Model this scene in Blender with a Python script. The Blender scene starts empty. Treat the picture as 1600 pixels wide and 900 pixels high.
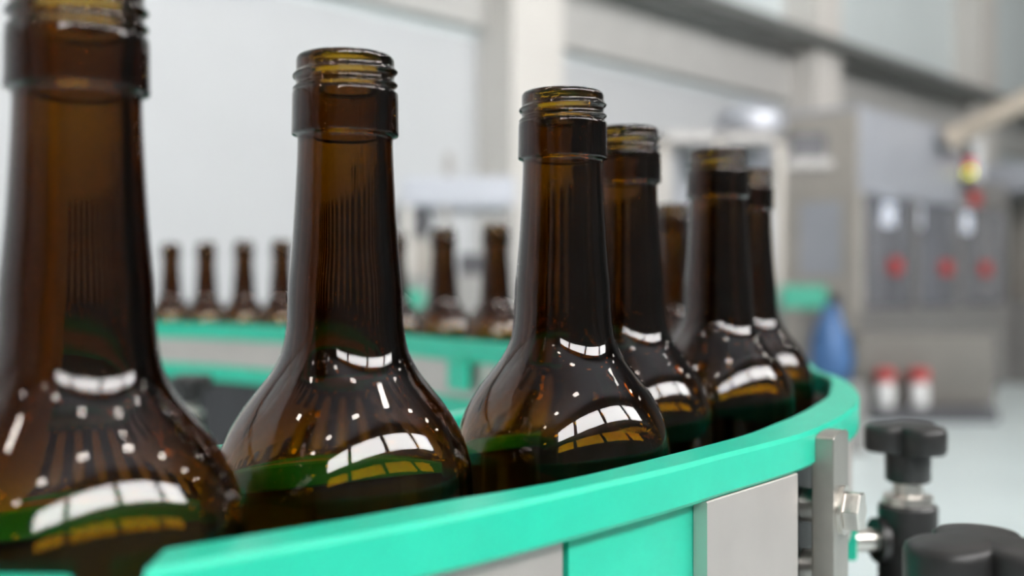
import bpy, bmesh, math, random
from mathutils import Vector
random.seed(7)
PI = math.pi
SC = bpy.context.scene
COL = SC.collection

# ------------------------------------------------------------------ camera, world, exposure
FPX, CAMZ, HOR = 1650.0, 1.231, 445.0          # focal length in pixels of a 1600x900 frame
cam_d = bpy.data.cameras.new('camera')
cam = bpy.data.objects.new('camera', cam_d)
COL.objects.link(cam)
cam.location = (0, 0, CAMZ)
cam.rotation_euler = (PI / 2, 0, 0)
cam_d.sensor_width = 36.0
cam_d.lens = FPX / 1600 * 36
cam_d.shift_y = -(450 - HOR) / 1600
cam_d.clip_start = 0.01
cam_d.dof.use_dof = True
cam_d.dof.focus_distance = 0.325
cam_d.dof.aperture_fstop = 6.2
SC.camera = cam

world = bpy.data.worlds.new('world')
SC.world = world
world.use_nodes = True
world.node_tree.nodes['Background'].inputs[0].default_value = (0.75, 0.86, 1.0, 1)
world.node_tree.nodes['Background'].inputs[1].default_value = 1.0
SC.view_settings.view_transform = 'Standard'
SC.view_settings.look = 'None'
SC.view_settings.gamma = 1
SC.view_settings.use_curve_mapping = False
SC.view_settings.exposure = -2.85
cy = SC.cycles
cy.max_bounces = 16
cy.transmission_bounces = 16
cy.glossy_bounces = 6
cy.diffuse_bounces = 4
cy.transparent_max_bounces = 8
cy.caustics_reflective = False
cy.caustics_refractive = False
cy.sample_clamp_indirect = 60.0

# the hall stands askew to the camera: t runs along the walls, s across the hall
A = math.radians(45.5)
DT = Vector((math.cos(A), math.sin(A), 0))
DS = Vector((-math.sin(A), math.cos(A), 0))
def H(t, s, z):
    return DT * t + DS * s + Vector((0, 0, z))
def at(px, py, Y):
    return Vector(((px - 800) / FPX * Y, Y, CAMZ - (py - HOR) / FPX * Y))

WINDOW_L = 128.0      # radiance of the daylight strip windows

# ------------------------------------------------------------------ materials
def mat(name, col, rough=0.5, metal=0.0, noise=0.0, nscale=20.0, bump=0.0, spec=0.5, coat=0.0,
        stretch=None, sss=0.0, emit=None, estr=0.0):
    m = bpy.data.materials.new(name)
    m.use_nodes = True
    nt = m.node_tree
    b = nt.nodes['Principled BSDF']
    b.inputs['Base Color'].default_value = (*col, 1)
    b.inputs['Roughness'].default_value = rough
    b.inputs['Metallic'].default_value = metal
    b.inputs['Specular IOR Level'].default_value = spec
    b.inputs['Coat Weight'].default_value = coat
    if sss:
        b.inputs['Subsurface Weight'].default_value = sss
        b.inputs['Subsurface Radius'].default_value = (0.3, 1.0, 0.8)
        b.inputs['Subsurface Scale'].default_value = 0.004
    if emit:
        b.inputs['Emission Color'].default_value = (*emit, 1)
        b.inputs['Emission Strength'].default_value = estr
    if noise or bump:
        tc = nt.nodes.new('ShaderNodeTexCoord')
        mp = nt.nodes.new('ShaderNodeMapping')
        if stretch:
            mp.inputs['Scale'].default_value = stretch
        tx = nt.nodes.new('ShaderNodeTexNoise')
        tx.inputs['Scale'].default_value = nscale
        tx.inputs['Detail'].default_value = 4
        nt.links.new(tc.outputs['Object'], mp.inputs[0])
        nt.links.new(mp.outputs[0], tx.inputs[0])
        if noise:
            r = nt.nodes.new('ShaderNodeValToRGB')
            r.color_ramp.elements[0].position = 0.3
            r.color_ramp.elements[1].position = 0.7
            r.color_ramp.elements[0].color = (*[c * (1 - noise) for c in col], 1)
            r.color_ramp.elements[1].color = (*[min(1, c * (1 + noise)) for c in col], 1)
            nt.links.new(tx.outputs['Fac'], r.inputs[0])
            nt.links.new(r.outputs[0], b.inputs['Base Color'])
        if bump:
            bp = nt.nodes.new('ShaderNodeBump')
            bp.inputs['Strength'].default_value = bump
            bp.inputs['Distance'].default_value = 0.001
            nt.links.new(tx.outputs['Fac'], bp.inputs['Height'])
            nt.links.new(bp.outputs[0], b.inputs['Normal'])
    return m

def glass_mat(name, sig, ior=1.52, rough=0.0):
    m = bpy.data.materials.new(name)
    m.use_nodes = True
    nt = m.node_tree
    nt.nodes.clear()
    out = nt.nodes.new('ShaderNodeOutputMaterial')
    g = nt.nodes.new('ShaderNodeBsdfGlass')
    g.inputs['IOR'].default_value = ior
    g.inputs['Roughness'].default_value = rough
    nt.links.new(g.outputs[0], out.inputs['Surface'])
    v = nt.nodes.new('ShaderNodeVolumeAbsorption')
    d = max(sig)
    v.inputs['Density'].default_value = d
    v.inputs['Color'].default_value = (*[1 - s / d for s in sig], 1)
    nt.links.new(v.outputs[0], out.inputs['Volume'])
    return m

def pane_mat(name, tint, alpha):
    m = bpy.data.materials.new(name)
    m.use_nodes = True
    nt = m.node_tree
    nt.nodes.clear()
    out = nt.nodes.new('ShaderNodeOutputMaterial')
    mix = nt.nodes.new('ShaderNodeMixShader')
    tr = nt.nodes.new('ShaderNodeBsdfTransparent')
    tr.inputs[0].default_value = (*tint, 1)
    gl = nt.nodes.new('ShaderNodeBsdfPrincipled')           # grey put into the pane to brighten it, in place of reflected light
    gl.inputs['Roughness'].default_value = 0.15
    gl.inputs[0].default_value = (0.34, 0.35, 0.38, 1)
    mix.inputs[0].default_value = alpha
    nt.links.new(tr.outputs[0], mix.inputs[1])
    nt.links.new(gl.outputs[0], mix.inputs[2])
    nt.links.new(mix.outputs[0], out.inputs['Surface'])
    return m

M = dict(
    bottle=glass_mat('amber_glass', (265.0, 395.0, 1150.0)),
    green=mat('green_plastic', (0.020, 0.53, 0.36), 0.30, noise=0.05, nscale=60, sss=0.25, bump=0.04),
    steel=mat('brushed_steel', (0.62, 0.60, 0.58), 0.38, 0.85, noise=0.06, nscale=90, stretch=(1, 1, 0.06), bump=0.05),
    plate=mat('plate_steel', (0.62, 0.575, 0.55), 0.45, 0.75, noise=0.06, nscale=25, bump=0.03),
    bolt=mat('zinc_bolt', (0.70, 0.67, 0.63), 0.28, 0.95),
    black=mat('black_plastic', (0.018, 0.0175, 0.0175), 0.40, noise=0.2, nscale=300, bump=0.08),
    chain=mat('grey_acetal', (0.10, 0.10, 0.105), 0.45, noise=0.1),
    dark=mat('dark_metal', (0.045, 0.045, 0.05), 0.5, 0.3, noise=0.1),  # steel made dark in its colour to stand for shade
    wall=mat('white_wall_panel', (0.47, 0.485, 0.50), 0.6, noise=0.015, nscale=2),
    wall_up=mat('grey_wall_panel', (0.62, 0.68, 0.69), 0.6, noise=0.02, nscale=2),
    wall_dk=mat('bare_wall_sheet', (0.22, 0.22, 0.22), 0.6, noise=0.03, nscale=2),
    cream=mat('cream_paint', (0.60, 0.58, 0.55), 0.5, noise=0.02, nscale=3),
    barsteel=mat('bar_steel', (0.40, 0.385, 0.35), 0.36, 0.8, noise=0.06, nscale=120, bump=0.04),  # steel darkened in colour, standing in for a dark reflection
    beam=mat('grey_beam_paint', (0.45, 0.445, 0.43), 0.55, noise=0.05, nscale=4),
    tray=mat('dark_tray', (0.13, 0.135, 0.13), 0.55, noise=0.1),
    floor=mat('pale_floor_paint', (0.68, 0.78, 0.79), 0.28, noise=0.05, nscale=1.3, bump=0.02),
    ceil=mat('ceiling_sheet', (0.20, 0.20, 0.21), 0.6, noise=0.03, nscale=2),
    yellow=mat('crane_yellow', (0.80, 0.47, 0.02), 0.45, noise=0.04, nscale=3),
    window=mat('daylight_pane', (0.8, 0.85, 0.9), 0.2, emit=(1.0, 0.98, 0.965), estr=WINDOW_L),
    mullion=mat('window_mullion', (0.30, 0.31, 0.32), 0.5),
    mgrey=mat('machine_grey', (0.34, 0.33, 0.32), 0.4, 0.5, noise=0.06, nscale=5),
    mlight=mat('machine_pale_panel', (0.46, 0.48, 0.53), 0.4, 0.3, noise=0.04, nscale=4),
    mbeige=mat('machine_beige', (0.47, 0.44, 0.40), 0.45, 0.3, noise=0.05, nscale=5),
    mcover=mat('machine_cover', (0.19, 0.18, 0.165), 0.5, 0.2, noise=0.08, nscale=4),
    mdark=mat('machine_dark', (0.10, 0.10, 0.11), 0.5, 0.2, noise=0.1, nscale=6),
    pane=pane_mat('machine_glass', (0.84, 0.84, 0.86), 0.28),
    red=mat('red_plastic', (0.48, 0.06, 0.06), 0.4),
    white=mat('white_plastic', (0.75, 0.75, 0.75), 0.4),
    blue=mat('blue_plastic_film', (0.05, 0.13, 0.30), 0.5, noise=0.2, nscale=12, bump=0.3),
    duct=mat('beige_duct', (0.46, 0.40, 0.33), 0.5, noise=0.05),
    mgreen=mat('machine_green', (0.05, 0.35, 0.24), 0.45),
    lamp=mat('lamp_lit', (1, 0.95, 0.9), 0.4, emit=(1.0, 0.93, 0.84), estr=215),
    led=mat('led_tube', (1, 1, 1), 0.4, emit=(0.85, 0.92, 1.0), estr=14),  # added glow where the door glass would mirror the windows
    yl=mat('beacon_yellow', (0.5, 0.5, 0.02), 0.4, emit=(0.62, 0.60, 0.03), estr=6.0),
    rl=mat('beacon_red', (0.5, 0.02, 0.02), 0.4, emit=(0.7, 0.05, 0.05), estr=1.2),
)

# ------------------------------------------------------------------ mesh helpers
def new_obj(name, verts, faces, m, parent=None, smooth=False, bevel=0.0, angle=None):
    me = bpy.data.meshes.new(name)
    me.from_pydata([tuple(v) for v in verts], [], faces)
    bm = bmesh.new()
    bm.from_mesh(me)
    bmesh.ops.recalc_face_normals(bm, faces=bm.faces)
    if bevel:
        es = [e for e in bm.edges if len(e.link_faces) == 2 and e.calc_face_angle(0) > 0.5]
        bmesh.ops.bevel(bm, geom=es, offset=bevel, segments=3, profile=0.6, affect='EDGES', clamp_overlap=True)
    bm.to_mesh(me)
    bm.free()
    o = bpy.data.objects.new(name, me)
    COL.objects.link(o)
    if m:
        me.materials.append(m)
    if smooth or angle:
        me.shade_smooth()
        if angle:
            me.set_sharp_from_angle(angle=angle)
    if parent:
        o.parent = parent
    return o

class Geo:
    def __init__(s):
        s.v, s.f = [], []
    def add(s, vs, fs):
        k = len(s.v)
        s.v += [Vector(v) for v in vs]
        s.f += [tuple(i + k for i in f) for f in fs]
        return s
    def box(s, o, ex, ey, ez):
        """box spanned from corner o by three edge vectors"""
        o, ex, ey, ez = map(Vector, (o, ex, ey, ez))
        vs = [o, o + ex, o + ex + ey, o + ey, o + ez, o + ex + ez, o + ex + ey + ez, o + ey + ez]
        return s.add(vs, [(0, 3, 2, 1), (4, 5, 6, 7), (0, 1, 5, 4), (1, 2, 6, 5), (2, 3, 7, 6), (3, 0, 4, 7)])
    def hbox(s, t0, t1, s0, s1, z0, z1):
        return s.box(H(t0, s0, z0), DT * (t1 - t0), DS * (s1 - s0), (0, 0, z1 - z0))
    def cyl(s, p, q, r, r2=None, n=24, phase=0.0):
        p, q = Vector(p), Vector(q)
        r2 = r if r2 is None else r2
        ax = (q - p).normalized()
        u = ax.orthogonal().normalized()
        if abs(ax.z) > 0.9:
            u = Vector((1, 0, 0))
        w = ax.cross(u).normalized()
        u = w.cross(ax)
        vs = []
        for c, rr in ((p, r), (q, r2)):
            for i in range(n):
                a = 2 * PI * i / n + phase
                vs.append(c + (u * math.cos(a) + w * math.sin(a)) * rr)
        fs = [tuple(range(n))[::-1], tuple(range(n, 2 * n))]
        fs += [(i, (i + 1) % n, n + (i + 1) % n, n + i) for i in range(n)]
        return s.add(vs, fs)
    def lathe(s, prof, c=(0, 0, 0), n=48):
        """prof: (r, z) list; r == 0 ends close to a pole"""
        c = Vector(c)
        rings = []
        for r, z in prof:
            if r <= 1e-9:
                s.v.append(c + Vector((0, 0, z)))
                rings.append([len(s.v) - 1])
            else:
                k = len(s.v)
                for i in range(n):
                    a = 2 * PI * i / n
                    s.v.append(c + Vector((r * math.cos(a), r * math.sin(a), z)))
                rings.append(list(range(k, k + n)))
        for a, b in zip(rings, rings[1:]):
            for i in range(n):
                j = (i + 1) % n
                if len(a) == 1 and len(b) == 1:
                    continue
                if len(a) == 1:
                    s.f.append((a[0], b[i], b[j]))
                elif len(b) == 1:
                    s.f.append((a[i], b[0], a[j]))
                else:
                    s.f.append((a[i], b[i], b[j], a[j]))
        return s
    def make(s, name, m, parent=None, **k):
        return new_obj(name, s.v, s.f, m, parent, **k)

def empty(name, loc=(0, 0, 0)):
    o = bpy.data.objects.new(name, None)
    o.empty_display_size = 0.05
    COL.objects.link(o)
    o.location = loc
    return o
def tag(o, label, cat, group=None):
    o['label'] = label
    o['category'] = cat
    if group:
        o['group'] = group
    return o
def struct(o):
    o['kind'] = 'structure'
    return o

def catmull(pts, per=8):
    pts = [Vector(p) for p in pts]
    P = [pts[0] * 2 - pts[1]] + pts + [pts[-1] * 2 - pts[-2]]
    out = []
    for i in range(1, len(P) - 2):
        a, b, c, d = P[i - 1:i + 3]
        for k in range(per):
            t = k / per
            out.append(0.5 * ((2 * b) + (c - a) * t + (2 * a - 5 * b + 4 * c - d) * t * t + (3 * b - a - 3 * c + d) * t ** 3))
    out.append(pts[-1])
    return out
def resample(pts, n):
    L = [0]
    for a, b in zip(pts, pts[1:]):
        L.append(L[-1] + (b - a).length)
    out, j = [], 0
    for k in range(n):
        d = L[-1] * k / (n - 1)
        while j < len(L) - 2 and L[j + 1] < d:
            j += 1
        f = (d - L[j]) / max(1e-9, L[j + 1] - L[j])
        out.append(pts[j].lerp(pts[j + 1], f))
    return out
def offset(pts, d):
    """plan-view parallel curve, d > 0 to the right of travel"""
    out = []
    for i, p in enumerate(pts):
        t = (pts[min(i + 1, len(pts) - 1)] - pts[max(i - 1, 0)]).normalized()
        out.append(p + Vector((t.y, -t.x)) * d)
    return out
def ribbon(name, inner, outer, z0, z1, m, parent=None, c=0.0012):
    """a bar with a chamfered rectangular section between two plan curves"""
    vs, fs = [], []
    for I, O in zip(inner, outer):
        e = (O - I)
        w = e.length
        e.normalize()
        for a, z in ((0, z1 - c), (c, z1), (w - c, z1), (w, z1 - c), (w, z0 + c), (w - c, z0), (c, z0), (0, z0 + c)):
            q = I + e * a
            vs.append((q.x, q.y, z))
    n = len(inner)
    for i in range(n - 1):
        for k in range(8):
            fs.append((i * 8 + k, i * 8 + (k + 1) % 8, i * 8 + 8 + (k + 1) % 8, i * 8 + 8 + k))
    fs.append(tuple(range(8)))
    fs.append(tuple(range((n - 1) * 8, n * 8))[::-1])
    return new_obj(name, vs, fs, m, parent, angle=math.radians(28))

# ------------------------------------------------------------------ the hall
T0, T1, S0, S1, ZC = -16.0, 26.0, -6.6, 6.6, 10.0
struct(Geo().hbox(T0, T1, S0, S1, -0.2, 0.0).make('floor', M['floor']))
struct(Geo().hbox(T0, T1, S0, S1, ZC, ZC + 0.15).make('ceiling', M['ceil']))
wb = struct(Geo().hbox(T0, T1, S1, S1 + 0.2, 0, 3.35).make('wall_back', M['wall']))
Geo().hbox(T0, T1, S1, S1 + 0.2, 3.35, ZC).make('upper_cladding', M['wall_up'], wb)
struct(Geo().hbox(T0 - 0.2, T0, S0, S1, 0, ZC).make('wall_left', M['wall_dk']))
struct(Geo().hbox(T1, T1 + 0.2, S0, S1, 0, ZC).make('wall_right', M['wall_dk']))
WZ0, WZ1 = 5.7, 8.6
WT0, WT1 = -9.1, 11.3
struct(Geo().hbox(T0, T1, S0 - 0.2, S0, 0, WZ0).hbox(T0, T1, S0 - 0.2, S0, WZ1, ZC).hbox(T0, WT0, S0 - 0.2, S0, WZ0, WZ1).hbox(WT1, T1, S0 - 0.2, S0, WZ0, WZ1).make('wall_front', M['wall_dk']))
# strip windows behind the camera, one between each pair of columns
for k in range(4):
    t = WT0 + 5.1 * k
    w = struct(Geo().hbox(t, t + 5.1, S0 - 0.12, S0 - 0.08, WZ0, WZ1).make('window_%d' % (k + 1), M['window']))
    Geo().hbox(t - 0.04, t + 5.14, S0 - 0.15, S0 - 0.02, WZ0, WZ0 + 0.08).make('window_sill', M['mullion'], w)
# columns, girder and cable tray on the wall behind the machines
for i, tc in enumerate((-9.1, -4.0, 1.1, 6.2, 11.3, 16.4, 21.5)):
    struct(Geo().hbox(tc + 0.09, tc + 0.73, S1 - 0.42, S1, 0, ZC).make('trim_%d' % (i + 1), M['cream']))
    struct(Geo().hbox(tc - 0.25, tc + 0.25, S0, S0 + 0.35, 0, ZC).make('trim_%d' % (i + 11), M['mullion']))
g = Geo().hbox(T0, T1, S1 - 0.10, S1 - 0.05, 3.46, 4.08).hbox(T0, T1, S1 - 0.12, S1, 3.42, 3.46).hbox(T0, T1, S1 - 0.40, S1, 4.08, 4.12)
struct(g.make('trim_20', M['beam']))
struct(Geo().hbox(T0, T1, S1 - 0.60, S1 - 0.43, 4.03, 4.15).make('trim_21', M['tray']))
# crane girder under the strip windows, behind the camera
struct(Geo().hbox(T0, T1, S0 + 0.35, S0 + 0.75, 4.95, 5.45).make('trim_30', M['beam']))

# ceiling lamps
def high_bay(t, s, label):
    root = empty('high_bay_lamp', H(t, s, 9.2))
    tag(root, label, 'ceiling lamp', 'ceiling lamps in two rows')
    root.rotation_euler = (0, 0, A)
    Geo().box((-0.45, -0.27, 0.02), (0.90, 0, 0), (0, 0.54, 0), (0, 0, 0.10)).make('lamp_housing', M['mullion'], root)
    Geo().box((-0.42, -0.24, 0.0), (0.84, 0, 0), (0, 0.48, 0), (0, 0, 0.02)).make('lamp_diffuser', M['lamp'], root)
    for x in (-0.2, 0.2):
        Geo().cyl((x, 0, 0.12), (x, 0, 0.80), 0.01, n=8).make('hanger_rod', M['steel'], root)
    return root
for s, nm in ((-3.4, 'under the windowed side'), (2.4, 'over the conveyor side')):
    for tt in (-10, -5.5, -1.0, 3.5, 8.0, 13.0, 18.0):
        high_bay(tt, s, 'lit rectangular LED ceiling lamp of the row ' + nm)

# ------------------------------------------------------------------ bottle
def bottle_mesh():
    n = 112
    base = -0.2354
    prof = []                                     # outer, (r, z) from rim down, metres, z relative to camera height
    def add(r, z):
        prof.append((r / 1000, z / 1000))
    for a in range(0, 91, 15):                    # rounded lip
        add(12.2 + 1.6 * math.sin(math.radians(a)), 63.0 + 1.6 * math.cos(math.radians(a)))
    z = 62.6
    while z > 54.6:
        add(13.8, z)
        z -= 0.28
    thread_rows = (7, len(prof))
    for r, zz in ((14.3, 54.5), (14.75, 54.2), (14.92, 53.6), (14.96, 52), (15.0, 47), (15.08, 43.2), (15.1, 42.5), (14.95, 42.0), (14.4, 41.75), (13.7, 41.5), (13.45, 41.0)):
        add(r, zz)
    sh = [(13.42, 40), (13.6, 34), (14.0, 26), (14.6, 16), (15.4, 6), (16.0, 0), (16.3, -8), (16.8, -14), (18.0, -19.5), (20.6, -24.6),
          (24.4, -29.6), (28.6, -35), (32.2, -41), (34.8, -47.5), (36.1, -54), (36.5, -61)]
    for p in catmull([Vector((a, b, 0)) for a, b in sh], 5):
        add(p.x, p.y)
    for r, zz in ((36.5, -90), (36.5, -150), (36.5, -222), (36.2, -229), (34.6, -233.5), (31.5, -235.4), (28, -235.2), (20, -222), (10, -213), (0, -210)):
        add(r, zz)
    n_out = len(prof)
    inner = [(0, -204), (10, -206), (20, -214), (28, -224), (31.5, -226), (33.6, -221), (34.1, -215), (34.2, -150), (34.3, -90)]
    for r, zz in inner:
        add(r, zz)
    oc = catmull([Vector((a, b, 0)) for a, b in sh], 5)
    ins = []
    for i, p in enumerate(oc):
        tg = (oc[min(i + 1, len(oc) - 1)] - oc[max(i - 1, 0)]).normalized()
        nrm = Vector((-tg.y, tg.x, 0))
        if nrm.x < 0:
            nrm = -nrm
        f = min(1, max(0, (p.y + 56) / 34))          # 0 low on the shoulder, 1 up the neck
        th = 2.35 + 2.95 * f * f * (3 - 2 * f)
        if p.y > 10:
            th = 5.3 - 1.1 * min(1, (p.y - 10) / 25)
        ins.append(p - nrm * th)
    for p in reversed(ins):
        add(p.x, p.y)
    add(9.3, 48)
    add(9.9, 56)
    for r, zz in ((10.0, 62.4), (10.4, 63.9), (11.2, 64.55)):
        add(r, zz)
    vs, rings = [], []
    for k, (r, z) in enumerate(prof):
        if r <= 1e-9:
            vs.append((0, 0, z - base))
            rings.append([len(vs) - 1])
            continue
        st = len(vs)
        for i in range(n):
            th = 2 * PI * i / n
            rr = r
            if thread_rows[0] <= k < thread_rows[1]:
                for turn in (0, 1):                 # helical screw thread, about 1.7 turns
                    u = turn + 1 - i / n
                    if 0.02 < u < 1.9:
                        f = min(1, (u - 0.02) / 0.1, (1.9 - u) / 0.12)
                        zc = 0.0611 - 0.0037 * u
                        rr += 0.00105 * f * math.exp(-((z - zc) / 0.00078) ** 2)
            vs.append((rr * math.cos(th), rr * math.sin(th), z - base))
        rings.append(list(range(st, st + n)))
    fs = []
    R = rings + [rings[0]]
    for a, b in zip(R, R[1:]):
        for i in range(n):
            j = (i + 1) % n
            if len(a) == 1 and len(b) == 1:
                continue
            if len(a) == 1:
                fs.append((a[0], b[j], b[i]))
            elif len(b) == 1:
                fs.append((a[i], a[j], b[0]))
            else:
                fs.append((a[i], a[j], b[j], b[i]))
    o = new_obj('wine_bottle', vs, fs, M['bottle'], smooth=True)
    return o
BELT = CAMZ - 0.2354
proto = bottle_mesh()
first = [True]
def bottle(x, y, label, group, rot):
    o = proto if first[0] else proto.copy()
    if not first[0]:
        COL.objects.link(o)
    first[0] = False
    o.location = (x, y, BELT + 0.0002)
    o.rotation_euler = (0, 0, rot)
    tag(o, label, 'bottle', group)
    return o
GN = 'empty wine bottles queued on the near leg of the conveyor'
near = [(-0.0953, 0.2320, 'dark amber wine bottle standing beside the cut end of the green rail', 1.75),
        (-0.0473, 0.3000, 'dark amber wine bottle, second from the cut end of the green rail', 1.5),
        (0.0171, 0.3560, 'dark amber wine bottle, third from the cut end of the green rail', 1.5),
        (0.0467, 0.4380, 'dark amber wine bottle, fourth from the cut end of the green rail', 1.3),
        (0.0993, 0.5100, 'dark amber wine bottle, fifth from the cut end of the green rail', 1.9),
        (0.1325, 0.5960, 'dark amber wine bottle, sixth from the cut end of the green rail', 1.4)]
for x, y, lb, r in near:
    bottle(x, y, lb, GN, r)
GB = 'empty wine bottles hidden in the bend of the conveyor'
for x, y, r in ((0.1430, 0.6720, 0.3), (0.1410, 0.7600, 2.9)):
    bottle(x, y, 'dark wine bottle in the bend of the conveyor behind the sixth bottle', GB, r)
GF = 'empty wine bottles on the far leg of the conveyor'
far = [(1052, 0.853), (960, 0.955), (868, 1.042), (775, 1.13), (693, 1.22), (617, 1.32), (560, 1.395), (502, 1.46),
       (440, 1.53), (381, 1.575), (322, 1.62), (267, 1.665), (208, 1.71), (152, 1.755), (95, 1.80), (35, 1.845)]
FARXY = [Vector(((px - 800) / FPX * Y, Y)) for px, Y in far]
for (px, Y), p in zip(far, FARXY):
    if px > 1000:
        lb = 'dark amber wine bottle just past the bend, behind the fifth bottle of the near row'
    elif px > 640:
        lb = 'dark amber wine bottle on the far leg in front of the pale grey machines'
    else:
        lb = 'dark amber wine bottle on the far leg in front of the bare white wall'
    bottle(p.x, p.y, lb, GF, random.uniform(0, 6))

# ------------------------------------------------------------------ conveyor
conv = empty('bottle_conveyor', (0, 0, 0))
tag(conv, 'U-shaped bottle conveyor with green plastic guide rails and stainless side plates', 'conveyor')
k = 0.0515 / 0.054
o_pts = [(-0.0695, 0.1993), (-0.0425, 0.2215), (-0.0149, 0.2455), (0.0135, 0.2750), (0.0472, 0.3115), (0.0638, 0.332), (0.0891, 0.362), (0.108, 0.386), (0.133, 0.428),
         (0.155, 0.474), (0.174, 0.530), (0.185, 0.575), (0.192, 0.619), (0.194, 0.665)]
i_pts = [(-0.0709, 0.2173), (-0.0386, 0.2448), (-0.0161, 0.266), (0.014, 0.293), (0.0513, 0.339), (0.082, 0.379), (0.101, 0.4106), (0.122, 0.4477), (0.151, 0.509), (0.163, 0.543)]
o_pts = [Vector(p) * k for p in o_pts]
i_pts = [Vector(p) * k for p in i_pts]
# rest of the bend and the far leg, beyond the bottles
o_pts += [Vector(p) for p in ((0.197, 0.70), (0.199, 0.78), (0.190, 0.87), (0.164, 0.960), (0.110, 1.052))]
i_pts += [Vector(p) for p in ((0.1755, 0.585), (0.180, 0.64), (0.1835, 0.70), (0.185, 0.78), (0.176, 0.863), (0.152, 0.948), (0.098, 1.036))]
far_line = catmull(FARXY[1:], 6)
o_tail = offset(far_line, 0.064)[10:]
i_tail = offset(far_line, 0.049)[10:]
NST = 150
OC = resample(catmull([p for p in o_pts] + [o_tail[8], o_tail[20], o_tail[40], o_tail[60], o_tail[-1]], 10), NST)
IC = resample(catmull([p for p in i_pts] + [i_tail[8], i_tail[20], i_tail[40], i_tail[60], i_tail[-1]], 10), NST)
RT = CAMZ - 0.0515
rail = ribbon('guide_rail', IC, OC, RT - 0.0128, RT, M['green'], conv, 0.0013)
rail['label'] = 'green plastic guide rail curving round the outside of the bend'
# next length of rail past the cut end
seg_o = [Vector(p) for p in ((-0.0735, 0.1660), (-0.11, 0.1560), (-0.16, 0.148), (-0.26, 0.142))]
seg_i = [Vector(p) for p in ((-0.0770, 0.1855), (-0.112, 0.1865), (-0.162, 0.1850), (-0.262, 0.180))]
ribbon('guide_rail', resample(catmull(seg_i, 6), 14), resample(catmull(seg_o, 6), 14), CAMZ - 0.064, CAMZ - 0.0505, M['green'], conv, 0.002)
# inner rail of the near leg and of the far leg
IN_near = [Vector((-0.30, 0.255)), Vector((-0.17, 0.268))] + [Vector(p) for p in ((-0.100, 0.318), (-0.058, 0.365), (-0.030, 0.402), (0.004, 0.458), (0.040, 0.520), (0.075, 0.600))]
IN_bend = [Vector(p) for p in ((0.092, 0.66), (0.098, 0.73), (0.090, 0.80), (0.072, 0.86))]
ft = offset(far_line, -0.043)
IN_far = [ft[4], ft[12], ft[24], ft[36], ft[48], ft[60], ft[72], ft[-1]]
IN = resample(catmull(IN_near + IN_bend + IN_far, 10), 150)
IN2 = offset(IN, -0.013)
half = 66
ribbon('guide_rail', IN[:half], IN2[:half], RT - 0.0128, RT, M['green'], conv)
ribbon('guide_rail', IN[half:], IN2[half:], CAMZ - 0.079, CAMZ - 0.057, M['green'], conv)
# stainless strips and lower rails
def side_strip(name, c_in, d, th, z0, z1, m, **kw):
    a = offset(c_in, d)
    b = offset(c_in, d + th)
    return ribbon(name, a, b, z0, z1, m, conv, kw.get('c', 0.0004))
sp = side_strip('side_plate', IN[half:], -0.0085, 0.003, CAMZ - 0.117, CAMZ - 0.079, M['plate'])
side_strip('side_plate', IN[:half], -0.0085, 0.003, CAMZ - 0.107, RT - 0.0128, M['dark'])  # steel strip coloured dark so the bottle bodies before it read dark
ribbon('lower_guide_rail', IN[half:], IN2[half:], CAMZ - 0.139, CAMZ - 0.117, M['green'], conv)
ribbon('lower_guide_rail', IN[:half], IN2[:half], CAMZ - 0.127, CAMZ - 0.107, M['green'], conv)

def px_of(p):
    return 800 + FPX * p.x / p.y
FINE = resample(OC, 900)
def cut(p0, p1, d):
    """stretch of the outer rail's outline between two bearings, set in by d"""
    c = offset(FINE, -d)
    a = next(i for i in range(330) if px_of(c[i]) >= p0)
    b = next(i for i in range(330) if px_of(c[i]) > p1)
    seg = c[a:b]
    return resample(seg, 24)
def plate(name, p0, p1, d, th, z0, z1, m):
    a = cut(p0, p1, d)
    b = offset(a, -th)
    return ribbon(name, b, a, z0, z1, m, conv, 0.0004)
ZR = RT - 0.0128
plate('side_plate', 232, 880, 0.0052, 0.0025, ZR - 0.055, ZR, M['plate'])
pl = plate('green_side_plate', 881, 1090, 0.0052, 0.0025, ZR - 0.055, ZR, M['green'])
pl['label'] = 'green plastic insert between the stainless side plates'
plate('side_plate', 1103, 1250, 0.0004, 0.0046, ZR - 0.055, ZR - 0.0002, M['plate'])
plate('gap_gasket', 1222, 1282, 0.0075, 0.002, ZR - 0.055, ZR, M['black'])  # black backing added so the gap beside the bar reads dark
rest = FINE[[i for i in range(60, 400) if px_of(FINE[i]) > 1328][0]:]
ribbon('side_plate', offset(rest, -0.0060)[::6], offset(rest, -0.0030)[::6], ZR - 0.045, ZR, M['plate'], conv, 0.0004)
LOW = offset(FINE, -0.001)
ribbon('lower_guide_rail', offset(FINE, -0.0105)[150::6], LOW[150::6], CAMZ - 0.127, CAMZ - 0.1075, M['green'], conv)
# green joint block on the far inner rail
ci = min(range(half, 150), key=lambda i: abs(px_of(IN2[i]) - 716))
tdir = (IN[ci + 1] - IN[ci - 1]).normalized()
nd = Vector((-tdir.y, tdir.x))
def blk(c, tdir, nd, L, W, z0, z1, name, m, parent, bevel=0.001):
    o = Vector((c.x, c.y, z0)) - Vector((tdir.x, tdir.y, 0)) * L / 2
    return Geo().box(o, Vector((tdir.x, tdir.y, 0)) * L, Vector((nd.x, nd.y, 0)) * W, (0, 0, z1 - z0)).make(name, m, parent, bevel=bevel)
blk(IN2[ci], tdir, nd, 0.036, 0.006, CAMZ - 0.108, CAMZ - 0.0785, 'rail_joint_block', M['green'], conv)

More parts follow.
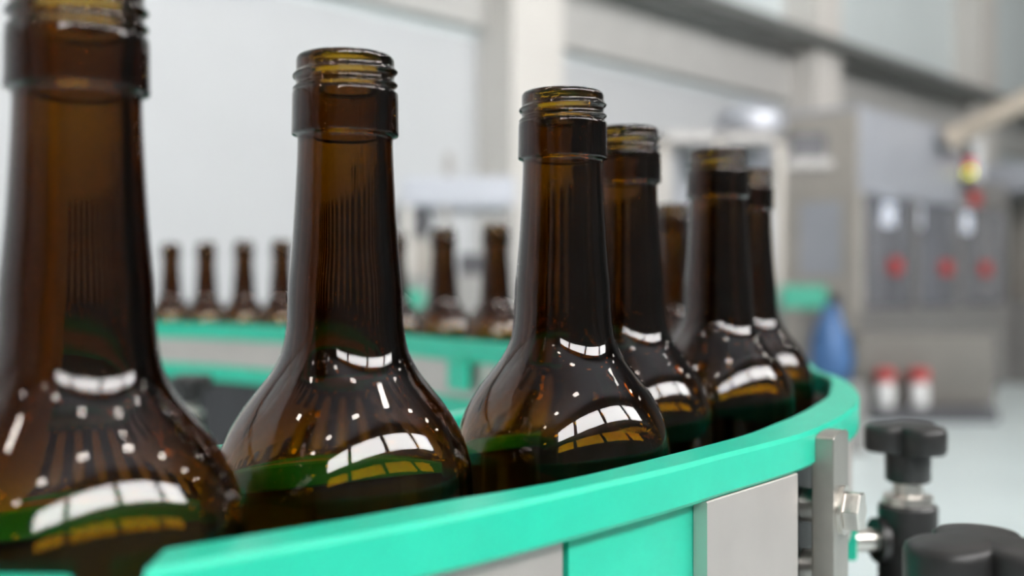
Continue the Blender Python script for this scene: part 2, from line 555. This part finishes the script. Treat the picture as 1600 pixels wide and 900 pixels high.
ribbon('lower_skirt', offset(FINE, -0.0045)[330::8], offset(FINE, -0.0025)[330::8], BELT - 0.05, CAMZ - 0.1275, M['dark'], conv, 0.0003)  # dark sheets added on both sides to darken the bottles' lower bodies
ribbon('lower_skirt', offset(IN, -0.0085), offset(IN, -0.0060), BELT - 0.05, CAMZ - 0.1395, M['dark'], conv, 0.0003)
# belt, bed and legs under the bottles
mid = resample(catmull([Vector(p) for p in ((-0.42, 0.19), (-0.25, 0.20), (-0.12, 0.235), (-0.045, 0.305), (0.03, 0.39), (0.085, 0.48), (0.118, 0.57), (0.138, 0.68), (0.139, 0.78))] + FARXY, 8), 200)
ribbon('belt', offset(mid, -0.042), offset(mid, 0.042), BELT - 0.012, BELT, M['chain'], conv, 0.001)
ribbon('belt_bed', offset(mid, -0.052), offset(mid, 0.052), BELT - 0.10, BELT - 0.0125, M['dark'], conv, 0.002)  # stainless bed with its shade put into the colour
for i in (8, 70, 130, 190):
    c = mid[i]
    g = Geo().cyl((c.x, c.y, 0.03), (c.x, c.y, BELT - 0.10), 0.022, n=20)
    leg = g.make('leg', M['steel'], conv, angle=0.6)
    Geo().cyl((c.x, c.y, 0), (c.x, c.y, 0.03), 0.05, 0.03, n=20).make('levelling_foot', M['black'], leg, angle=0.6)

# flat bracket bar with hex bolt in front of the outer rail
tv = Vector((0.51, 0.86)).normalized()
nv = Vector((tv.y, -tv.x))
b0 = Vector((0.1068, 0.3765))
def flat_bar(b0, tv, nv, W, T, z0, z1):
    n = 10
    prof = [(0, z0), (W, z0)]
    rr = W / 2
    for i in range(n + 1):                           # gently arched top
        a = PI * i / n
        prof.append((rr + rr * math.cos(a), z1 - 0.0018 + 0.0018 * math.sin(a)))
    vs = []
    for d in (0, T):
        for a, z in prof:
            q = b0 + tv * a + nv * d
            vs.append((q.x, q.y, z))
    m = len(prof)
    fs = [tuple(range(m)), tuple(range(m, 2 * m))[::-1]] + [(i, (i + 1) % m, m + (i + 1) % m, m + i) for i in range(m)]
    return vs, fs
vs, fs = flat_bar(b0, tv, nv, 0.022, 0.0078, CAMZ - 0.235, CAMZ - 0.0528)
bar = new_obj('bracket_bar', vs, fs, M['barsteel'], conv, bevel=0.0005)
bar['label'] = 'upright stainless flat bar with a hex bolt'
def v3(p, z):
    return Vector((p.x, p.y, z))
bc = b0 + tv * 0.0115
zb = CAMZ - 0.0815
g = Geo().cyl(v3(bc + nv * 0.0078, zb), v3(bc + nv * 0.0094, zb), 0.0088, n=32)
g.make('washer', M['bolt'], bar, angle=0.5)
g = Geo().cyl(v3(bc + nv * 0.0094, zb), v3(bc + nv * 0.0152, zb), 0.0075, n=6, phase=0.25)
g.make('hex_bolt', M['bolt'], bar, bevel=0.0007)
for zz, r in ((CAMZ - 0.081, 0.0062), (CAMZ - 0.1035, 0.0062)):
    g = Geo().cyl(v3(bc - nv * 0.012, zz), v3(bc, zz), r, n=28)
    g.make('spacer', M['bolt'], bar, angle=0.6)
    g = Geo().cyl(v3(bc - nv * 0.0135, zz), v3(bc - nv * 0.010, zz), r + 0.003, n=28)
    g.make('rubber_ring', M['black'], bar, angle=0.6)

# star-knob clamps
def star_knob(name, c, top, R, rot, parent, lobes=3, disc_h=0.0135, hub_r=0.0105, hub_h=0.028):
    n = 128
    def rad(th):
        x = 0.5 + 0.5 * math.cos(lobes * (th - rot))
        x = x ** 0.45
        return R * (0.55 + 0.45 * x)
    rows = [(0.30, 0.0), (0.62, -0.0004), (0.90, -0.0011), (0.97, -0.0019), (1.0, -0.0036), (1.0, -disc_h + 0.002), (0.95, -disc_h), (0.70, -disc_h - 0.0006)]
    vs = [(c.x, c.y, top)]
    rings = []
    for f, dz in rows:
        st = len(vs)
        for i in range(n):
            th = 2 * PI * i / n
            r = rad(th) * f if f > 0.5 else R * f
            vs.append((c.x + r * math.cos(th), c.y + r * math.sin(th), top + dz))
        rings.append(range(st, st + n))
    for r, dz in ((hub_r, -disc_h - 0.001), (hub_r, -hub_h + 0.001), (hub_r - 0.001, -hub_h)):
        st = len(vs)
        for i in range(n):
            th = 2 * PI * i / n
            vs.append((c.x + r * math.cos(th), c.y + r * math.sin(th), top + dz))
        rings.append(range(st, st + n))
    vs.append((c.x, c.y, top - hub_h))
    fs = [(0, rings[0][i], rings[0][(i + 1) % n]) for i in range(n)]
    for a, b in zip(rings, rings[1:]):
        fs += [(a[i], b[i], b[(i + 1) % n], a[(i + 1) % n]) for i in range(n)]
    fs += [(rings[-1][(i + 1) % n], rings[-1][i], len(vs) - 1) for i in range(n)]
    return new_obj(name, vs, fs, M['black'], parent, angle=math.radians(50))
def clamp(c, top, R, rot, rod_to=None, rod_z=None, lobes=3):
    z_c = top - 0.0285
    prof = [(0, z_c - 0.010), (0.0125, z_c - 0.010), (0.0137, z_c - 0.0115), (0.0137, z_c - 0.10), (0, z_c - 0.10)]
    post = Geo().lathe(prof, (c.x, c.y, 0), 40).make('clamp_post', M['black'], conv, angle=0.6)
    star_knob('star_knob', c, top, R, rot, post, lobes)
    Geo().lathe([(0, z_c + 0.0008), (0.0068, z_c + 0.0008), (0.0068, z_c - 0.0055), (0.0112, z_c - 0.006), (0.0116, z_c - 0.010), (0, z_c - 0.0102)], (c.x, c.y, 0), 36).make('steel_collar', M['bolt'], post, angle=0.6)
    if rod_to is not None:
        d = (rod_to - c).normalized()
        Geo().cyl(v3(c + d * 0.010, rod_z), v3(rod_to, rod_z), 0.0055, n=24).make('clamp_rod', M['bolt'], post, angle=0.6)
        Geo().cyl(v3(c + d * 0.0125, rod_z), v3(c + d * 0.0165, rod_z), 0.0105, n=32).make('clamp_washer', M['black'], post, angle=0.6)
    return post
RK = 0.0202
clamp(Vector((0.1893, 0.505)), CAMZ - 0.0660, RK, math.radians(-65), Vector((0.1535, 0.5005)), CAMZ - 0.1215)
clamp(Vector((0.1170, 0.2620)), CAMZ - 0.0622, RK * 1.03, math.radians(-44))
clamp(Vector((-0.300, 0.985)), CAMZ - 0.083, RK, 0.4)

# ------------------------------------------------------------------ machines in the background
def machine_box(name, parent, m, *a, **k):
    return Geo().hbox(*a).make(name, m, parent, **k)
# filling machine: corner at about t 9.5, s 4.7
fm = empty('filling_machine', H(9.5, 4.7, 0))
def local(o, root):
    o.matrix_parent_inverse = root.matrix_world.inverted()
tag(fm, 'large grey filling machine with pale header panel, glass doors and beacon light', 'machine')
fm.location = (0, 0, 0)
t0, s0 = 9.52, 4.71
LEN, DEP = 3.95, 0.85
machine_box('lower_cabinet', fm, M['mgrey'], t0, t0 + LEN, s0, s0 + DEP, 0.06, 0.98, bevel=0.01)
machine_box('plinth', fm, M['mdark'], t0 + 0.35, t0 + LEN - 0.1, s0 + 0.06, s0 + DEP - 0.05, 0.0, 0.06)
machine_box('header_panel', fm, M['mlight'], t0, t0 + 2.45, s0, s0 + DEP, 2.12, 2.95, bevel=0.01)
machine_box('header_panel', fm, M['mgrey'], t0 + 2.5, t0 + LEN, s0 + 0.02, s0 + DEP, 2.12, 2.45, bevel=0.01)
for tt in (0.0, 1.25, 2.38, LEN - 0.12):
    for ss in (0.0, DEP - 0.1):
        machine_box('corner_post', fm, M['mbeige'] if tt == 0 else M['mgrey'], t0 + tt, t0 + tt + 0.12, s0 + ss, s0 + ss + 0.10, 0.98, 2.12)
for a, b in ((0.12, 1.25), (1.37, 2.38), (2.50, LEN - 0.12)):
    d = machine_box('glass_door', fm, M['pane'], t0 + a + 0.02, t0 + b - 0.02, s0 + 0.02, s0 + 0.03, 1.0, 2.10)
    machine_box('door_handle', d, M['red'], t0 + a + 0.55, t0 + a + 0.69, s0 - 0.07, s0 + 0.02, 1.33, 1.50, bevel=0.02)
machine_box('back_panel', fm, M['mlight'], t0 + 0.1, t0 + LEN - 0.1, s0 + DEP - 0.06, s0 + DEP - 0.03, 0.98, 2.12)
machine_box('end_window_frame', fm, M['mbeige'], t0 - 0.03, t0, s0, s0 + 0.16, 0.16, 2.90)
machine_box('end_window_frame', fm, M['mbeige'], t0 - 0.03, t0, s0 + 0.62, s0 + DEP, 0.16, 2.90)
machine_box('end_window_frame', fm, M['mbeige'], t0 - 0.03, t0, s0 + 0.16, s0 + 0.62, 2.05, 2.9)
machine_box('end_window_frame', fm, M['mbeige'], t0 - 0.03, t0, s0 + 0.16, s0 + 0.62, 1.15, 1.32)
machine_box('end_window_pane', fm, M['mlight'], t0 - 0.015, t0 - 0.005, s0 + 0.16, s0 + 0.62, 1.32, 2.05)
for i in range(5):                                   # filling turret parts seen behind the glass
    tt = t0 + 0.4 + 0.42 * i
    cc = H(tt, s0 + 0.42, 0)
    Geo().cyl((cc.x, cc.y, 0.98), (cc.x, cc.y, 1.95), 0.09, n=20).make('filling_column', M['mgrey'] if i % 2 else M['steel'], fm, angle=0.6)
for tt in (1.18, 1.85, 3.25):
    machine_box('work_lamp', fm, M['led'], t0 + tt, t0 + tt + 0.16, s0 + 0.25, s0 + 0.32, 1.86, 2.09)  # glowing blocks added for window reflections in the doors; they also brighten the interior
sa, sb = at(1338, 520, 9.7), at(1556, 640, 9.7)
Geo().box((sa.x, 9.7, 0.13), (sb.x - sa.x, 0, 0), (0, 0.25, 0), (0, 0, sa.z - 0.13)).make('front_cover', M['mcover'], fm, bevel=0.01)
Geo().box((sa.x + 0.05, 9.42, 0.0), (sb.x - sa.x - 0.15, 0, 0), (0, 0.53, 0), (0, 0, 0.13)).make('skid_base', M['mdark'], fm, bevel=0.01)  # base under the canisters, coloured dark for the shadow below the machine
for px in (1383, 1436):
    cc = at(px, 600, 9.55)
    dr = Geo().lathe([(0, 0.13), (0.075, 0.13), (0.08, 0.15), (0.08, 0.32), (0.06, 0.36), (0, 0.36)], (cc.x, cc.y, 0.0), 24).make('drain_canister', M['white'], fm, angle=0.6)
    Geo().lathe([(0, 0.36), (0.085, 0.36), (0.095, 0.38), (0.085, 0.47), (0, 0.485)], (cc.x, cc.y, 0.0), 24).make('red_cap', M['red'], dr, angle=0.6)
# beacon on an arm
bq = H(t0 + 2.44, s0 - 0.10, 0)
bc_ = Geo().cyl((bq.x, bq.y, 2.32), (bq.x, bq.y, 2.42), 0.05, n=20).make('beacon_base', M['mdark'], fm, angle=0.6)
Geo().cyl((bq.x, bq.y, 2.42), (bq.x, bq.y, 2.53), 0.055, n=20).make('beacon_yellow_lens', M['yl'], bc_, angle=0.6)
Geo().cyl((bq.x, bq.y, 2.53), (bq.x, bq.y, 2.64), 0.055, n=20).make('beacon_red_lens', M['rl'], bc_, angle=0.6)
Geo().cyl((bq.x, bq.y, 2.64), (bq.x, bq.y, 2.80), 0.05, n=20).make('beacon_cap', M['mdark'], bc_, angle=0.6)
machine_box('beacon_arm', fm, M['mdark'], t0 + 2.40, t0 + 2.48, s0 - 0.12, s0 + 0.05, 2.28, 2.32)
# small pressure vessel on the low header
vq = H(t0 + 3.2, s0 + 0.2, 0)
Geo().lathe([(0, 2.45), (0.15, 2.45), (0.17, 2.50), (0.17, 2.92), (0.12, 3.02), (0, 3.06)], (vq.x, vq.y, 0), 28).make('pressure_vessel', M['white'], fm, angle=0.6)
rq = H(t0 + 2.85, s0 - 0.01, 0)
machine_box('red_label_plate', fm, M['red'], t0 + 2.72, t0 + 2.98, s0 - 0.03, s0 + 0.02, 2.14, 2.30, bevel=0.01)

# extraction duct rising from the machine to the ceiling
def tube(name, pts, r, m, parent=None, n=16, per=8):
    c = catmull(pts, per)
    vs, fs = [], []
    for i, p in enumerate(c):
        tdir = (c[min(i + 1, len(c) - 1)] - c[max(i - 1, 0)]).normalized()
        u = tdir.cross(Vector((0, 0, 1)))
        if u.length < 0.05:
            u = Vector((1, 0, 0))
        u.normalize()
        w = tdir.cross(u)
        for j in range(n):
            a = 2 * PI * j / n
            vs.append(p + (u * math.cos(a) + w * math.sin(a)) * r)
    for i in range(len(c) - 1):
        for j in range(n):
            fs.append((i * n + j, i * n + (j + 1) % n, (i + 1) * n + (j + 1) % n, (i + 1) * n + j))
    fs.append(tuple(range(n))[::-1])
    fs.append(tuple(range((len(c) - 1) * n, len(c) * n)))
    return new_obj(name, vs, fs, m, parent, smooth=True, angle=0.8)
p0 = at(1505, 207, 11.2)
p1 = at(1560, 178, 11.0)
p2 = at(1640, 136, 10.8)
p3 = at(1740, 40, 10.8)
p4 = p3 + Vector((0.3, 0, 1.2)); p5 = Vector((p4.x + 0.05, p4.y, ZC - 0.01))
duct = empty('extraction_duct', (p5.x, p5.y, p5.z))
duct.location = (0, 0, 0)
tag(duct, 'beige air duct slanting down from the ceiling to the filling machine', 'duct')
tube('duct_pipe', [p0, p1, p2, p3, p4, p5], 0.115, M['duct'], duct)
Geo().cyl(p0 - (p1 - p0).normalized() * 0.16, p0, 0.15, 0.115, n=20).make('duct_hood', M['duct'], duct, angle=0.6)

# rinsing machine between the filling machine and the column
rm = empty('rinsing_machine', (0, 0, 0))
tag(rm, 'grey framed rinsing machine with domed tank, left of the filling machine', 'machine')
def vbox(name, parent, m, px0, px1, py0, py1, Y, depth, **k):
    """box whose front covers a bearing range at distance Y, built at its true size"""
    a, b = at(px0, py0, Y), at(px1, py1, Y)
    return Geo().box((a.x, Y, b.z), (b.x - a.x, 0, 0), (0, depth, 0), (0, 0, a.z - b.z)).make(name, m, parent, **k)
Yr = 8.6
def floor_box(name, parent, m, px0, px1, py0, Y, depth, z0=0.0, **k):
    a, b = at(px0, py0, Y), at(px1, py0, Y)
    return Geo().box((a.x, Y, z0), (b.x - a.x, 0, 0), (0, depth, 0), (0, 0, a.z - z0)).make(name, m, parent, **k)
floor_box('base_cabinet', rm, M['mgrey'], 1030, 1225, 470, Yr, 0.9, bevel=0.01)
for a in (1030, 1118, 1212):
    vbox('frame_post', rm, M['mbeige'], a, a + 13, 212, 470, Yr, 0.07)
    vbox('frame_post', rm, M['mgrey'], a, a + 13, 212, 470, Yr + 0.8, 0.07)
vbox('frame_beam', rm, M['mgrey'], 1030, 1225, 206, 222, Yr, 0.87)
vbox('rear_panel', rm, M['mlight'], 1060, 1212, 222, 470, Yr + 0.78, 0.02)
a = at(1172, 206, Yr + 0.45)
g = Geo().lathe([(0, 0.0), (0.30, 0.0), (0.30, 0.06), (0.28, 0.14), (0.20, 0.21), (0.10, 0.245), (0, 0.25)], (a.x, a.y, a.z), 36)
g.make('domed_tank', M['mlight'], rm, angle=0.6)
vbox('control_box', rm, M['mdark'], 1238, 1292, 208, 246, Yr + 0.3, 0.3, bevel=0.01)
vbox('control_box', rm, M['mgrey'], 1228, 1302, 246, 262, Yr + 0.3, 0.3)
vbox('box_arm', rm, M['mgrey'], 1220, 1245, 222, 236, Yr + 0.35, 0.1)
vbox('green_guide', rm, M['mgreen'], 1222, 1292, 446, 482, Yr - 0.4, 0.10, bevel=0.005)
vbox('guide_arm', rm, M['mgrey'], 1205, 1226, 455, 472, Yr - 0.35, 0.4)
# blue film sack beside it
sk = at(1298, 480, 7.9)
zt, zbm = at(1298, 476, 7.9).z, at(1298, 596, 7.9).z
stand = Geo().box((sk.x - 0.24, 7.68, 0), (0.44, 0, 0), (0, 0.44, 0), (0, 0, zbm)).make('supply_crate', M['mgrey'], None, bevel=0.01)
tag(stand, 'grey crate under the blue sack beside the filling machine', 'crate')
prof = []
hs = zt - zbm
for f, r in ((0, 0), (0, 0.12), (0.05, 0.145), (0.3, 0.15), (0.55, 0.13), (0.8, 0.09), (0.93, 0.05), (1.0, 0.06), (1.0, 0)):
    prof.append((r, zbm + f * hs))
sack = Geo().lathe(prof, (sk.x, 7.9, 0), 28).make('plastic_sack', M['blue'], None, smooth=True)
for v in sack.data.vertices:
    a = math.atan2(v.co.y - 7.9, v.co.x - sk.x)
    f = 1 + 0.08 * math.sin(5 * a + v.co.z * 14) + 0.05 * math.sin(9 * a)
    v.co.x = sk.x + (v.co.x - sk.x) * f
    v.co.y = 7.9 + (v.co.y - 7.9) * f
tag(sack, 'crumpled blue plastic sack standing on a grey crate', 'sack')

# labelling machine behind the far leg
lm = empty('labelling_machine', (0, 0, 0))
tag(lm, 'pale grey labelling machine with open frame behind the far bottles', 'machine')
Yl = 5.6
floor_box('base_cabinet', lm, M['mgrey'], 628, 806, 430, Yl, 0.8, bevel=0.01)
vbox('header_panel', lm, M['mlight'], 628, 806, 276, 322, Yl, 0.7, bevel=0.01)
for a in (628, 688, 792):
    vbox('frame_post', lm, M['cream'] if a == 628 else M['mgrey'], a, a + 15, 322, 430, Yl, 0.06)
    vbox('frame_post', lm, M['mgrey'], a, a + 15, 322, 430, Yl + 0.64, 0.06)
vbox('mast', lm, M['mgrey'], 694, 708, 240, 276, Yl + 0.2, 0.06)
c = at(644, 345, Yl + 0.2)
Geo().cyl((c.x, c.y - 0.14, c.z), (c.x, c.y + 0.16, c.z), 0.10, n=28).make('reel', M['mdark'], lm, angle=0.6)
vbox('reel_bracket', lm, M['mdark'], 630, 660, 322, 345, Yl + 0.24, 0.05)
vbox('control_box', lm, M['mbeige'], 640, 690, 372, 430, Yl + 0.1, 0.2, bevel=0.01)
vbox('control_box', lm, M['mdark'], 716, 765, 396, 430, Yl + 0.1, 0.3, bevel=0.01)
c = at(644, 468, Yl - 0.25)
g = Geo().cyl((c.x, c.y, c.z), (c.x, c.y + 0.26, c.z), 0.055, n=24)
g.make('green_roller', M['mgreen'], lm, angle=0.6)

# capping machine beyond the filling machine
cm = empty('capping_machine', (0, 0, 0))
tag(cm, 'grey capping machine standing beyond the end of the filling machine', 'machine')
c0 = 13.75
machine_box('lower_cabinet', cm, M['mgrey'], c0, c0 + 1.8, s0 - 0.3, s0 + 0.6, 0.0, 1.05, bevel=0.01)
for tt in (0.0, 1.7):
    for ss in (-0.3, 0.5):
        machine_box('corner_post', cm, M['mbeige'], c0 + tt, c0 + tt + 0.1, s0 + ss, s0 + ss + 0.1, 1.05, 2.4)
machine_box('header_panel', cm, M['mlight'], c0, c0 + 1.8, s0 - 0.3, s0 + 0.6, 2.4, 2.75, bevel=0.01)
machine_box('back_panel', cm, M['mbeige'], c0 + 0.1, c0 + 1.7, s0 + 0.52, s0 + 0.55, 1.05, 2.4)
cq = H(c0 + 0.9, s0 + 0.1, 0)
Geo().cyl((cq.x, cq.y, 1.05), (cq.x, cq.y, 2.4), 0.16, n=24).make('capping_turret', M['steel'], cm, angle=0.6)
